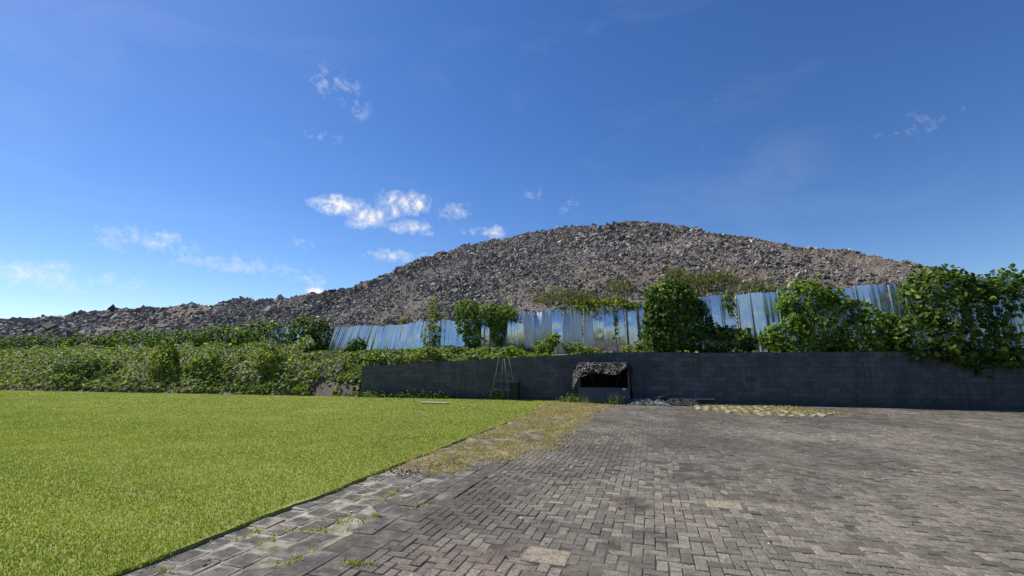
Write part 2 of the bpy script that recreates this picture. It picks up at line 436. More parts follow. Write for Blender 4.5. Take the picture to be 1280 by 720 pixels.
def fx(x, y, back=-.25):                       # point just in front of the fence seen at that pixel
    return on_line(x, y, FC+back, FM)
STEM = simple('vine_stem_bark', (.11, .085, .055), .9, scale=12)
def vine(name, cat, label, ells, group=None, mat=VINE, dens=75, size=.17, back=-.25, depth=.5, strands=(), bright=0.0, stems=3, line=None, shell=(.72, 1.06)):
    E = []
    for (x, y, rx, ry) in ells:
        c = fx(x, y, back) if line is None else on_line(x, y, line[0], line[1])
        k = np.linalg.norm(c-np.array([0, 0, HC]))/F*1.0
        rxm, rzm = rx*k*.92, ry*k
        E.append((c, (rxm, min(depth, max(rxm, .25)), rzm)))
    P, N = ell_points(E, dens, shell)
    for (x0, y0, x1, y1, cnt, spread) in strands:
        tt = R.uniform(0, 1, cnt)
        for q in tt:
            c = (fx(x0+(x1-x0)*q, y0+(y1-y0)*q, back) if line is None else on_line(x0+(x1-x0)*q, y0+(y1-y0)*q, *line))
            P = np.concatenate([P, [c+R.normal(size=3)*spread]]); N = np.concatenate([N, [[-.3, -.8, .4]]])
    zb = min(e[0][2]-e[1][2] for e in E)
    cx = np.mean([e[0] for e in E], 0)
    base = np.array([cx[0], cx[1], zb])
    root = empty(name, base); tag(root, label, cat, group)
    foliage_mesh('foliage', P, N, size, mat, root, base, bright=bright)
    sm = MB()
    for s_ in range(stems):
        e = E[s_ % len(E)]; top = np.array(e[0])+np.array([random.uniform(-.4, .4)*e[1][0], 0, e[1][2]*.5])
        bot = base+np.array([random.uniform(-.3, .3), 0.02, -.15])
        mid = (top+bot)/2+np.array([random.uniform(-.2, .2), -.05, 0])
        sm.tube([bot, mid, top], [.025, .018, .008], 6)
    sm.build('stem', STEM, root, base, smooth=True)
    return root

# ------------------------------------------------------------------ bank / terrace between the wall and the hill
def hill_base_z(X): return fenceBot(X)+.25
xs = np.unique(np.concatenate([np.arange(-70, -9.2, .8), np.arange(-9.2, -7.6, .12), np.arange(-7.6, 45, .8)]))
NV = 16
V = []
for X in xs:
    inw = X > WL[0]-.05
    y0 = wallY(X)+(.2 if inw else -.25+.3*mnoise.noise(Vector((X*.6, 0, 0)))); z0 = wallH(X)-.18 if inw else -.03
    # fence point straight back from here
    n_b = fenceY(X)
    for k in range(NV):
        q = k/(NV-1)*1.5                     # q=1 at the fence, 1.5 under the hill
        if q <= 1:
            y = y0+(n_b-y0)*q
            s_ = q**.8 if not inw else q
            z = z0+(fenceBot(X)-.05-z0)*(s_ if inw else (1-(1-min(1, s_*1.2))**1.5))
        else:
            y = n_b+(q-1)*2*2.5; z = fenceBot(X)-.05+(q-1)*2*.5
        z += .07*mnoise.noise(Vector((X*1.3, y*1.3, 5)))*(q > .02)
        V.append((X, y, z))
fs = [(i*NV+k, (i+1)*NV+k, (i+1)*NV+k+1, i*NV+k+1) for i in range(len(xs)-1) for k in range(NV-1)]
m, t = material('bank_soil')
P3 = t.pos()
c = t.ramp(t.noise(P3, 1.6, 7, .65), [(.3, (.06, .045, .032)), (.5, (.12, .09, .07)), (.65, (.16, .125, .095)), (.75, (.06, .075, .025))])
finish(t, c, .95, normal=t.bump(t.noise(P3, 14, 6, .7), .8, .05))
tag(mk('bank', V, fs, m, smooth=True), kind='structure')

# ------------------------------------------------------------------ hill
FA = math.atan2(FM, 1); ax, ay = math.cos(FA), math.sin(FA)        # along fence (to the right)
nx, ny = -ay, ax                                                   # behind the fence
MH = .62; Z0 = 3.0
sky = [(-160, 425), (0, 402), (140, 389), (260, 379), (370, 369.5), (400, 365), (440, 358), (470, 349), (500, 335), (520, 325.5), (560, 312.5), (600, 302), (640, 293.5), (680, 286.5), (715, 282.5), (735, 283), (748, 284.5), (762, 281), (790, 276.5), (830, 278.5), (870, 283), (910, 290), (1000, 303), (1120, 322), (1280, 348), (1420, 376)]
cs, cn = [], []
for x, y in sky:
    d = ray(x, y); hd = math.hypot(d[0], d[1]); dx, dy, te = d[0]/hd, d[1]/hd, d[2]/hd
    # n = (t*dx)*nx + (t*dy-FC)*ny ; Z0+MH*(n-1.5) = HC+t*te
    kn = dx*nx+dy*ny; n0 = -FC*ny
    tt = (HC-Z0-MH*(n0-1.5))/(MH*kn-te)
    X, Y = tt*dx, tt*dy
    cs.append(X*ax+(Y-FC)*ay); cn.append(X*nx+(Y-FC)*ny)
o_ = np.argsort(cs); cs = np.array(cs)[o_]; cn = np.array(cn)[o_]
def hill_z(s, n):
    nc = np.interp(s, cs, cn)
    over = n-nc
    r = 1.2
    sm = np.where(over < -r, 0, np.where(over > r, over, (over+r)**2/(4*r)))   # smooth ramp past the crest
    z = Z0+MH*(n-1.5)-sm*(MH+.12)
    return z
ss = np.concatenate([np.arange(cs[0]-6, -45, 1.2), np.arange(-45, 48, .42), np.arange(48, cs[-1]+10, 1.2)])
nn = np.concatenate([np.arange(0.8, 32, .42), np.arange(32, 60, 2.5)])
SS, NN = np.meshgrid(ss, nn, indexing='ij')
Zb = hill_z(SS, NN)
Pxy = np.stack([SS.ravel(), NN.ravel()], 1)
def hn(s, n):
    a = mnoise.noise(Vector((s*.10+n*.06, n*.12, 1)))*.45+mnoise.noise(Vector((s*.33+n*.2, n*.4, 7)))*.26
    g = mnoise.noise(Vector((s*.22+n*.16, n*.05, 31))); a -= .9*max(0, .16-abs(g))/.16*.42
    b = mnoise.noise(Vector((s*.9+n*.3, n*1.0, 3)))*.22+mnoise.noise(Vector((s*2.2, n*2.2, 9)))*.14
    return a+b
Hn = np.array([hn(a, b) for a, b in Pxy]).reshape(SS.shape)
Zf = Zb+Hn*np.clip((NN-.5)/4, .1, 1)
HX = SS*ax+NN*nx; HY = FC+SS*ay+NN*ny
V = np.stack([HX, HY, Zf], -1).reshape(-1, 3)
ni, nj = SS.shape
ii, jj = np.meshgrid(np.arange(ni-1), np.arange(nj-1), indexing='ij'); b0 = (ii*nj+jj).ravel()
Fc = np.stack([b0, b0+nj, b0+nj+1, b0+1], 1)
m, t = material('hill_waste')
P3 = t.pos()
c = t.ramp(t.noise(P3, 2.2, 8, .75), [(.28, (.09, .072, .054)), (.45, (.19, .158, .127)), (.6, (.28, .245, .2)), (.75, (.40, .36, .31))])
c = t.mix(t.ramp(t.noise(P3, .12, 4), [(.45, 0), (.65, .5)]), c, (.18, .125, .08))
finish(t, c, .95, normal=t.bump(t.noise(P3, 4, 8, .75), 1, .25))
tag(mk('hill', V, Fc, m), kind='structure')

# rubble scattered on the slope (one mass)
N_R = 230000
s_ = np.where(R.random(N_R) < .76, R.uniform(-52, 42, N_R), np.where(R.random(N_R) < .55, R.uniform(-100, 62, N_R), R.uniform(-190, -80, N_R))); n_ = R.uniform(1.2, 31, N_R)
nc = np.interp(s_, cs, cn)
k = n_ < nc+1.0
s_, n_ = s_[k], n_[k]
X = s_*ax+n_*nx; Y = FC+s_*ay+n_*ny
k = (np.abs(X) < Y*1.22+3)
s_, n_, X, Y = s_[k], n_[k], X[k], Y[k]
hnv = np.array([hn(a, b) for a, b in zip(s_, n_)])*np.clip((n_-.5)/4, .1, 1)
Z = hill_z(s_, n_)+hnv
n = len(X); print('rubble', n)
zone = np.array([mnoise.noise(Vector((a*.16+b*.1, b*.2, 21)))+.6*mnoise.noise(Vector((a*.5, b*.6, 22))) for a, b in zip(s_, n_)])
size = np.clip(R.lognormal(-2.56, .48, n), .04, .34)*np.clip((np.hypot(X, Y)-8)/42, .62, 2.6)
size *= np.clip(1+.75*zone, .55, 1.45)
cube = np.array([(-1, -1, -1), (1, -1, -1), (1, 1, -1), (-1, 1, -1), (-1, -1, 1), (1, -1, 1), (1, 1, 1), (-1, 1, 1)], float)
L = cube[None]*(1+R.uniform(-.45, .25, (n, 8, 3)))
L *= np.stack([R.uniform(.6, 1.4, n), R.uniform(.5, 1.1, n), R.uniform(.2, .6, n)], 1)[:, None, :]*size[:, None, None]
q = R.normal(size=(n, 4)); q[:, 0] += 2.0; q /= np.linalg.norm(q, axis=1, keepdims=True)
w, x, y, z = q.T
Rm = np.stack([1-2*(y*y+z*z), 2*(x*y-z*w), 2*(x*z+y*w), 2*(x*y+z*w), 1-2*(x*x+z*z), 2*(y*z-x*w), 2*(x*z-y*w), 2*(y*z+x*w), 1-2*(x*x+y*y)], 1).reshape(n, 3, 3)
yaw = R.uniform(0, 6.28, n); cyw, syw = np.cos(yaw), np.sin(yaw)
L = np.stack([L[..., 0]*cyw[:, None]-L[..., 1]*syw[:, None], L[..., 0]*syw[:, None]+L[..., 1]*cyw[:, None], L[..., 2]], -1)
L = np.einsum('nij,nkj->nki', Rm, L)
# lie on the slope
sl = math.atan(MH); Lx = L
V = L+np.stack([X, Y, Z+size*.12], 1)[:, None, :]
cf = np.array([(0, 3, 2, 1), (4, 5, 6, 7), (0, 1, 5, 4), (1, 2, 6, 5), (2, 3, 7, 6), (3, 0, 4, 7)])
Fc = (cf[None]+8*np.arange(n)[:, None, None]).reshape(-1, 4)
rn = np.clip(R.beta(2.2, 3.2, n)-.12*zone+.2*np.array([mnoise.noise(Vector((a*.2, b*.2, 8))) for a, b in zip(s_, n_)]), 0, .93)
rn[R.random(n) < .032] = .97
rn[R.random(n) < .006] = 1.0
m, t = material('rubble_chunk')
c = t.ramp(t.attr('rnd'), [(0, (.082, .068, .055)), (.25, (.188, .163, .138)), (.5, (.282, .254, .222)), (.75, (.395, .362, .325)), (.92, (.52, .485, .445)), (.955, (.8, .79, .77)), (1, (.42, .22, .1))])
P3 = t.pos()
c = t.mix(t.ramp(t.noise(P3, 9, 4, .7), [(.35, .55), (.55, 0)]), c, (.06, .05, .042))
finish(t, c, .9)
tag(mk('rubble', V.reshape(-1, 3), Fc, m, attrs={'rnd': ('FACE', np.repeat(rn, 6))}), 'grey brown rubble and waste covering the tall mound behind the fence', 'rubble', kind='stuff')

# thin weeds on the foot of the hill
def hill_pts(px, cnt):
    out = []
    for (x, y, rx, ry, k) in px:
        c_ = int(cnt*k)
        for _ in range(c_):
            xx, yy = x+random.gauss(0, rx*.6), y+random.gauss(0, ry*.6)
            d = ray(xx, yy); hd = math.hypot(d[0], d[1])
            kn = (d[0]*nx+d[1]*ny)/hd; n0 = -FC*ny; te = d[2]/hd
            tt = (HC-Z0-MH*(n0-1.5))/(MH*kn-te)
            if tt < 0: continue
            X, Y = tt*d[0]/hd, tt*d[1]/hd
            a, b = X*ax+(Y-FC)*ay, X*nx+(Y-FC)*ny
            if b < .8: continue
            out.append((X, Y, float(hill_z(np.array(a), np.array(b)))+hn(a, b)*min(1, max(.1, (b-.5)/4))))
    return np.array(out)
P = hill_pts([(685, 373, 20, 8, 1), (720, 374, 18, 8, 1.3), (775, 362, 20, 8, .9), (845, 352, 14, 8, .9), (880, 360, 26, 9, 1.8), (905, 352, 20, 6, .7), (740, 378, 40, 4, .8), (965, 366, 50, 10, 2), (1060, 380, 50, 10, 1.5), (505, 399, 12, 3, .25), (545, 395, 30, 5, .3), (200, 420, 120, 8, 1.2)], 70)
nb = len(P)*5; Pb = np.repeat(P, 5, 0)+R.normal(size=(nb, 3))*[.16, .16, .03]
V, Fc = blades(Pb, R.uniform(.2, .75, nb), R.uniform(.03, .07, nb), .7)
V2, F2 = leaves(Pb+np.stack([R.normal(size=nb)*.1, R.normal(size=nb)*.1, R.uniform(.05, .6, nb)], 1), R.normal(size=(nb, 3))+[0, -.4, .7], R.uniform(.08, .2, nb))
T2 = F2.reshape(-1, 4)
tri = np.concatenate([T2[:, [0, 1, 2]], T2[:, [0, 2, 3]]])
tag(mk('hill_weeds', np.concatenate([V, V2]), np.concatenate([Fc, tri+len(V)]), HILLWEED, attrs={'rnd': ('FACE', R.random(len(Fc)+len(tri)))}),
    'thin dull green weeds growing on the lower slope of the rubble mound', 'weeds', kind='stuff')

# ------------------------------------------------------------------ sheet metal fence
def sheet(name, c1, c2, met, r0):
    m, t = material(name)
    oc = t.coord('Object'); oi = t.n('ShaderNodeObjectInfo').outputs['Random']
    st = t.noise(t.map(oc, (3, 3, .6)), 2.2, 6, .7)
    rg = t.m('MULTIPLY_ADD', st, .3, r0)
    c = t.mix(st, c1, c2)
    c = t.mix(t.m('MULTIPLY', oi, .35), c, (.46, .52, .6))
    rust = t.m('MULTIPLY', t.ramp(t.noise(oc, 5, 6, .75), [(.70, 0), (.82, 1)]), .35)
    c = t.mix(rust, c, (.22, .16, .1))
    finish(t, c, t.m('ADD', rg, t.m('MULTIPLY', rust, .4)), t.m('SUBTRACT', met, rust, clamp=True), t.bump(t.noise(oc, 3.5, 3, .5), .12, .05), spec=.5)
    return m
SHEET = sheet('galvanised_sheet', (.72, .745, .78), (.58, .61, .65), .86, .08)
DULL = sheet('dull_galvanised_sheet', (.56, .58, .60), (.36, .385, .41), .62, .24)
FDIR = np.array([ax, ay, 0]); FNRM = np.array([nx, ny, 0])         # FNRM points behind
fence = empty('sheet_metal_fence', (0, FC, 2.4))
tag(fence, 'tall dented galvanised sheet metal fence behind the dark block wall', 'fence')
sheet_w = .62
s0 = (on_line(330, 430, FC, FM)[0])/ax
s1 = 24.0/ax
npan = int((s1-s0)/sheet_w)
for i in range(npan):
    sc = s0+(i+.5)*sheet_w
    xc = sc*ax
    zb = fenceBot(xc)-.12; zt = fenceTop(xc)+random.gauss(0, .035)
    hgt = zt-zb
    # profile across: rib at the left edge, flat pan, small mid swage
    prof = [(-.5, .0), (-.47, -.07), (-.38, -.07), (-.34, 0), (-.18, .012), (-.03, .014), (0, .004), (.03, .014), (.2, .012), (.34, 0), (.44, 0), (.515, .006)]
    NRW = 22
    lean = 0.0
    px_l = 640+F*xc/(CP*fenceY(xc))
    if px_l < 470: lean = .27
    elif px_l < 545: lean = .15
    elif px_l < 640: lean = .03
    else: lean = -.02
    lean += random.gauss(0, .012)
    pitch = random.gauss(.02, .02)+(.06 if px_l < 600 else .03 if px_l > 790 else 0)      # + leans away from viewer at top
    yawp = random.gauss(0, .06)
    rnd = random.random()*50
    bow = np.interp(px_l, [585, 610, 770, 800], [0, .17, .17, .0])*(1+.7*mnoise.noise(Vector((xc*.9, 0, 4)))+random.gauss(0, .22))
    bowc = .56+.2*mnoise.noise(Vector((xc*.8, 5, 4)))+random.gauss(0, .07)
    dents = [(random.uniform(-.3, .35), random.uniform(.25, .85)*hgt, random.uniform(.12, .3), random.choice((-1, 1))*random.uniform(.01, .035)) for _ in range(random.choice((0, 1, 1, 2)))] if px_l > 590 else [(random.uniform(-.3, .3), random.uniform(.1, .5)*hgt, .22, random.uniform(-.02, .02))]
    if 600 < px_l < 800:                                           # the kicked-in run shares one crease line
        dents.append((random.uniform(-.2, .2), .58*hgt+random.gauss(0, .22), random.uniform(.18, .34), random.uniform(-.03, .045)))
    V = []
    ph = random.uniform(0, 6.28)
    for r_ in range(NRW):
        zz = hgt*r_/(NRW-1)
        for (a, dpt) in prof:
            w_ = a*sheet_w; d = dpt
            flat = max(0, 1-abs(w_)/(.46*sheet_w))**.5
            for (da, dz, dr, dd) in dents:
                rr = math.hypot((w_-da*sheet_w)/dr, (zz-dz)/(dr*1.1))
                if rr < 1: d += dd*(1-rr)**1.3*(.35+.65*flat)
            d += .012*flat*mnoise.noise(Vector((w_*3+rnd, zz*1.4, rnd)))+.02*math.sin(zz*1.1+ph)*flat
            d += 4*bow*(zz/hgt-bowc)**2
            d += pitch*zz+yawp*w_+.05*math.sin(xc*.35+1)+.012*math.sin(zz*2.0+i*.8)
            sx = w_+lean*zz
            p = FDIR*sx+FNRM*d
            V.append((p[0], p[1], zz+(random.gauss(0, .008) if r_ == NRW-1 else 0)))
    m_ = len(prof)
    fs = [(r_*m_+k, r_*m_+k+1, (r_+1)*m_+k+1, (r_+1)*m_+k) for r_ in range(NRW-1) for k in range(m_-1)]
    o = mk('fence_panel', V, fs, DULL if 592 < px_l < 735 and random.random() < .85 or random.random() < .06 else SHEET, fence, smooth=True)
    o.location = (float(FDIR[0]*sc), float(FDIR[1]*sc), float(zb-2.4))
RAILM = simple('weathered_rail_wood', (.13, .1, .075), .9)
for kz in (.45, 1.5, 2.35):
    rl = MB(); pts = []
    for q in np.linspace(s0, s1, 40):
        X = q*ax; pts.append((FDIR[0]*q+FNRM[0]*.42, FDIR[1]*q+FNRM[1]*.42, min(fenceBot(X)+kz, fenceTop(X)-.25)-2.4))
    rl.tube(pts, .035, 6); rl.build('rail', RAILM, fence)

# ------------------------------------------------------------------ block wall
m, t = material('dark_concrete_block')
uvn = t.n('ShaderNodeUVMap').outputs[0]
br = t.n('ShaderNodeTexBrick'); t.put(br.inputs['Vector'], uvn)
br.inputs['Scale'].default_value = 1; br.inputs['Brick Width'].default_value = .4; br.inputs['Row Height'].default_value = .2
br.inputs['Mortar Size'].default_value = .013; br.inputs['Mortar Smooth'].default_value = .8; br.inputs['Bias'].default_value = 0
t.put(br.inputs['Color1'], (.072, .076, .08)); t.put(br.inputs['Color2'], (.118, .121, .124)); t.put(br.inputs['Mortar'], (.056, .058, .061))
P3 = t.pos()
c = br.outputs['Color']
c = t.mix(t.ramp(t.noise(P3, 1.1, 7, .7), [(.4, 0), (.66, .65)]), c, (.05, .05, .05))
c = t.mix(t.ramp(t.noise(t.map(P3, (3, 3, .35)), 1.6, 6, .7), [(.5, 0), (.75, .5)]), c, (.15, .15, .145))
c = t.mix(t.ramp(t.noise(P3, 4.5, 7, .75), [(.6, 0), (.74, .5)]), c, (.2, .195, .18))
zz = t.n('ShaderNodeSeparateXYZ'); t.put(zz.inputs[0], P3)
c = t.mix(t.m('MULTIPLY', t.m('MULTIPLY_ADD', zz.outputs[2], -2.2, 1.0, clamp=True), t.noise(P3, 3, 6, .7)), c, (.03, .035, .024))
c = t.mix(t.m('MULTIPLY', t.ramp(t.noise(t.map(P3, (1.4, 1.4, .22)), 1.3, 6, .75), [(.54, 0), (.7, 1)]), .55), c, (.035, .036, .036))
c = t.mix(t.m('MULTIPLY', t.ramp(t.noise(P3, 2.3, 7, .75), [(.58, 0), (.7, 1)]), .4), c, (.05, .06, .03))
hgt = t.m('ADD', t.m('MULTIPLY', br.outputs['Fac'], -.7), t.m('MULTIPLY', t.noise(P3, 30, 5, .7), .5))
finish(t, c, .9, normal=t.bump(hgt, .7, .015), spec=.2)
XW = np.concatenate([[WL[0]], np.arange(math.ceil(WL[0]/.4)*.4, 34, .4)])
V, fs, uvs = [], [], []
for X in XW:
    y = wallY(X); h = wallH(X)+.012*mnoise.noise(Vector((X*1.1, 0, 2)))
    V += [(X, y, -.1), (X, y, h), (X, y+.19, h), (X, y+.19, -.1)]
L_ = lambda X: (X-WL[0])*math.hypot(1, WM)
nw = len(XW)
for i in range(nw-1):
    a = 4*i
    fs += [(a, a+4, a+5, a+1), (a+1, a+5, a+6, a+2), (a+2, a+6, a+7, a+3)]
fs += [(0, 1, 2, 3), (4*nw-1, 4*nw-2, 4*nw-3, 4*nw-4)]
wall = mk('block_wall', V, fs, m)
uvl = wall.data.uv_layers.new(name='UVMap')
for poly in wall.data.polygons:
    for li in poly.loop_indices:
        vi = wall.data.loops[li].vertex_index; co = V[vi]; k = vi % 4
        vrow = 0 if k in (0, 3) else 2.2+(.19 if k == 2 else 0)
        uvl.data[li].uv = (L_(co[0]), vrow)
tag(wall, 'long dark grey concrete block wall running behind lawn and paving', 'wall')

# ------------------------------------------------------------------ vines and shrubs
G = 'vines climbing over the sheet metal fence'
vine('vine', 'vine', 'dark leafy vine hump draped over the left end of the metal fence', [(378, 418, 16, 20), (398, 420, 15, 21), (390, 436, 20, 12)], G, VINE_DARK, 80, .2, depth=.9)
vine('vine', 'vine', 'slender vine column rising above the fence top left of two bushy clumps', [(543, 383, 6, 13), (541, 402, 9, 13), (538, 420, 12, 15), (541, 438, 13, 14)], G, VINE_PALE, 55, .15, depth=.4, strands=[(545, 372, 540, 445, 60, .12)])
vine('vine', 'vine', 'dense rounded vine clump hanging down the fence, tapering to the bottom', [(584, 388, 16, 15), (586, 402, 18, 19), (590, 417, 13, 18)], G, VINE, 95, .17, depth=.6, strands=[(585, 425, 592, 440, 30, .12)])
vine('vine', 'vine', 'wide flat topped vine clump with a narrow tail beside the rounded clump', [(613, 390, 14, 11), (632, 390, 15, 10), (620, 400, 15, 13), (622, 414, 10, 17)], G, VINE, 95, .17, depth=.6, strands=[(640, 395, 646, 402, 14, .08)])
vine('vine', 'vine', 'yellow green creeper spilling over the fence top near the large dome of leaves', [(745, 379, 14, 5), (768, 378, 18, 6), (790, 382, 12, 4), (728, 384, 10, 4)], G, VINE_PALE, 100, .15, depth=.35, strands=[(740, 384, 744, 398, 34, .10), (768, 384, 770, 420, 34, .06), (772, 388, 768, 425, 14, .07), (737, 385, 735, 392, 14, .08), (688, 386, 722, 386, 40, .09)], stems=1)
vine('vine', 'vine', 'huge dark dome of vine leaves swallowing the fence at the wall top', [(836, 379, 30, 27), (824, 378, 18, 20), (850, 384, 26, 26), (846, 402, 40, 28), (832, 420, 32, 22), (860, 424, 38, 19), (890, 428, 28, 18), (915, 430, 24, 18)], G, VINE_DARK, 95, .2, back=-.7, depth=1.1, stems=5)
vine('vine', 'vine', 'thin vine hanging over the shiny fence right of the dark dome', [(911, 371, 6, 5), (913, 381, 5, 9)], G, VINE, 70, .15, depth=.25, stems=1)
vine('vine', 'vine', 'broad vine mound over the fence at the far right', [(1010, 380, 30, 24), (1040, 405, 44, 32), (1000, 425, 40, 20), (1085, 420, 40, 26)], G, VINE, 80, .2, back=-.6, depth=1.0, stems=4)
vine('vine', 'vine', 'dark vine heap at the right end of the fence', [(1180, 375, 36, 30), (1220, 405, 50, 38), (1265, 400, 40, 40), (1160, 425, 40, 22)], G, VINE_DARK, 75, .2, back=-.6, depth=1.0, stems=4)
vine('vine', 'vine', 'wide dark vine thicket at the far left hiding the fence', [(330, 424, 34, 20), (280, 428, 36, 18), (225, 434, 36, 17), (170, 438, 38, 18), (110, 443, 38, 18), (40, 450, 50, 20), (-30, 455, 40, 18)], G, VINE_DARK, 50, .22, depth=1.1, stems=6)
GS = 'low shrubs between the wall and the metal fence'
WB = (WC+1.2, WM-.05)
vine('shrub', 'shrub', 'small round dark shrub in front of the fence above the left end of the wall', [(446, 433, 12, 9), (438, 440, 12, 8)], GS, VINE_DARK, 110, .17, line=(FC-2.2, FM), depth=.6)
vine('shrub', 'shrub', 'bright bushy shrub leaning left against the fence above the wall', [(684, 433, 10, 10), (692, 424, 8, 9), (677, 438, 7, 7)], GS, VINE, 120, .17, line=WB, depth=.5, bright=.15)
vine('shrub', 'shrub', 'low yellow green shrub peeping over the wall above the tarp covered stall', [(716, 436, 11, 8), (728, 439, 10, 5), (741, 440, 10, 4)], GS, VINE_PALE, 120, .15, line=WB, depth=.5, bright=.1)
vine('shrub', 'shrub', 'low shrub peeping over the wall at the foot of the leafy dome', [(790, 437, 14, 6), (806, 433, 9, 8)], GS, VINE_PALE, 110, .15, line=WB, depth=.5, bright=.05)
vine('shrub', 'shrub', 'leafy shrub on the wall top behind the stake trellis', [(634, 441, 11, 7), (646, 441, 8, 6)], GS, VINE, 110, .15, line=WB, depth=.5, bright=.1)

for x, y, rx, ry, mt, lab in ((338, 452, 15, 17, VINE_PALE, 'pale leafy shrub on the creeper bank left of the block wall'), (262, 458, 24, 15, VINE, 'wide green shrub in the middle of the creeper bank'), (205, 452, 12, 22, VINE_PALE, 'tall narrow pale shrub rising from the creeper bank'), (110, 470, 34, 17, VINE_DARK, 'broad dark shrub on the creeper bank at the far left')):
    vine('shrub', 'shrub', lab, [(x, y, rx, ry), (x+rx*.6, y+ry*.4, rx*.7, ry*.7)], 'shrubs on the creeper bank', mt, 75, .18, line=(WC+1.5, WM), depth=.8)
# ground cover: one mass on the left bank and along the terrace
P, N = [], []
for _ in range(60000):
    X = random.uniform(-62, -7.7) if random.random() < .72 else random.uniform(-10, 1.8)
    inw = X > WL[0]
    y0 = wallY(X)+(.2 if inw else -.25); y1 = fenceY(X)
    q = random.random()**(1.0 if inw else 1.35)
    low = .01+.05*mnoise.noise(Vector((X*.8, 1, 1)))+(.11 if -11.3 < X < WL[0] else 0)
    if not inw and q < low and random.random() > .05: continue
    y = y0+(y1-y0)*q
    z0 = wallH(X)-.18 if inw else -.03
    s_ = q**.8 if not inw else q
    z = z0+(fenceBot(X)-.05-z0)*(s_ if inw else (1-(1-min(1, s_*1.2))**1.5))
    mound = max(.05, .42+.75*mnoise.noise(Vector((X*.55, y*.55, 2)))+.4*mnoise.noise(Vector((X*1.5, y*1.5, 2))))
    if X < -13: mound = mound*1.15+.55*max(0, mnoise.noise(Vector((X*.23, y*.3, 12)))+.15)
    if inw: mound *= np.interp(X, [-8.5, -3, 0, 1.8], [1.1, .95, .7, .3])
    else: mound *= min(1, .3+(q-low)*5)
    r1 = random.uniform(.35, 1.05)
    if not inw and q < .3: y -= mound*.35*r1
    if mnoise.noise(Vector((X*2.1, y*2.1, 40))) < -.28 and random.random() < .7: continue
    zl = z+.04+mound*r1
    if X > -14.6: zl = min(zl, max(z+.1, HC+.0305*y+np.interp(X, [-14, -9, -5, -1.5, 2], [.02, .06, .32, .35, .3])+.22*mnoise.noise(Vector((X*1.4, y*.5, 7)))-random.uniform(0, .15)))
    P.append((X, y, zl)); N.append((random.gauss(0, .3), -.8, .7))
P = np.array(P); N = np.array(N)
o = foliage_mesh('ground_cover', P, N, .21, foliage_mat('creeper_leaf', [(0, (.05, .085, .016)), (.42, (.125, .185, .03)), (.8, (.25, .30, .055)), (1, (.44, .42, .1))]), bright=.0)
tag(o, 'creeping leafy ground cover over the bank and behind the wall', 'ground cover', kind='stuff')
# wall-top right creeping fringe
P, N = [], []
for _ in range(1500):
    X = random.choice((random.uniform(1.5, 7), random.uniform(7, 30)))
    if mnoise.noise(Vector((X*.9, 3, 3))) < -.05: continue
    P.append((X, wallY(X)+random.uniform(.1, .7), wallH(X)+random.uniform(-.12, .1+.12*max(0, mnoise.noise(Vector((X*2, 1, 1))))))); N.append((0, -.5, .8))
tag(foliage_mesh('wall_top_creeper', np.array(P), np.array(N), .14, VINE_PALE, bright=.1), 'low creeper leaves fringing the top of the block wall', 'creeper', kind='stuff')

# ------------------------------------------------------------------ weeds at the wall foot (countable plants)
GW = 'weeds along the wall foot'
def weed(name, label, p, h, w, nl, mat=VINE_PALE, blade=0, size=.1):
    p = np.array(p); root = empty(name, p); tag(root, label, 'weed', GW)
    Pn = np.stack([R.normal(size=nl)*w*.45, R.normal(size=nl)*w*.18, np.abs(R.normal(size=nl))*h*.45+.03], 1)
    if nl: foliage_mesh('foliage', Pn, Pn*[1, 1, .5]+[0, -.4, .5], size, mat, root)
    if blade:
        B = np.stack([R.normal(size=blade)*w*.35, R.normal(size=blade)*w*.15, np.zeros(blade)], 1)
        V, Fc = blades(B, R.uniform(.5, 1.2, blade)*h, R.uniform(.012, .03, blade), .45)
        mk('leaves', V, Fc, GRASSB if mat is not STRAW else STRAW, root, attrs={'rnd': ('FACE', R.uniform(.2, 1, blade))})
    return root
for i, (x, y, h, w, nl, lab) in enumerate([
    (462, 495, .35, .9, 130, 'low leafy weed at the left end of the block wall'),
    (478, 496, .25, .7, 90, 'small leafy weed second from the left end of the block wall'),
    (498, 495.5, .28, .8, 70, 'leafy weed at the wall foot left of the pale plank'),
    (517, 495, .36, .8, 100, 'taller leafy weed at the wall foot just left of the pale plank'),
    (536, 496, .36, .9, 120, 'wide leafy weed at the wall foot behind the pale plank'),
    (556, 497, .3, .7, 90, 'leafy weed at the wall foot right of the pale plank'),
    (622, 497.5, .5, .7, 110, 'leafy weed growing between the trellis stakes')]):
    q = on_line(x, y, WC-.3, WM); q[2] = .03
    weed('weed', lab, q, h, w, nl, VINE_PALE if i % 2 else VINE, 20)
for (x, y, h, w, nl, bl, lab) in [
    (708, 502.5, .35, .7, 40, 60, 'grassy weed left of the tarp covered stall'),
    (717, 503, .4, .6, 50, 50, 'bushy weed touching the left post of the stall'),
    (770, 505.5, .5, .6, 30, 60, 'tall grass tuft in front of the dark stall panel'),
    (747, 504.5, .3, .4, 0, 30, 'thin grass sprig in front of the middle of the stall panel'),
    (733, 504, .35, .3, 0, 20, 'thin grass sprig in front of the left of the stall panel'),
    (683, 500.5, .45, .2, 10, 12, 'single thin weed stalk at the wall foot left of the stall')]:
    q = gnd(x, y); weed('grass_tuft', lab, q, h, w, nl, VINE_PALE, bl, .08)

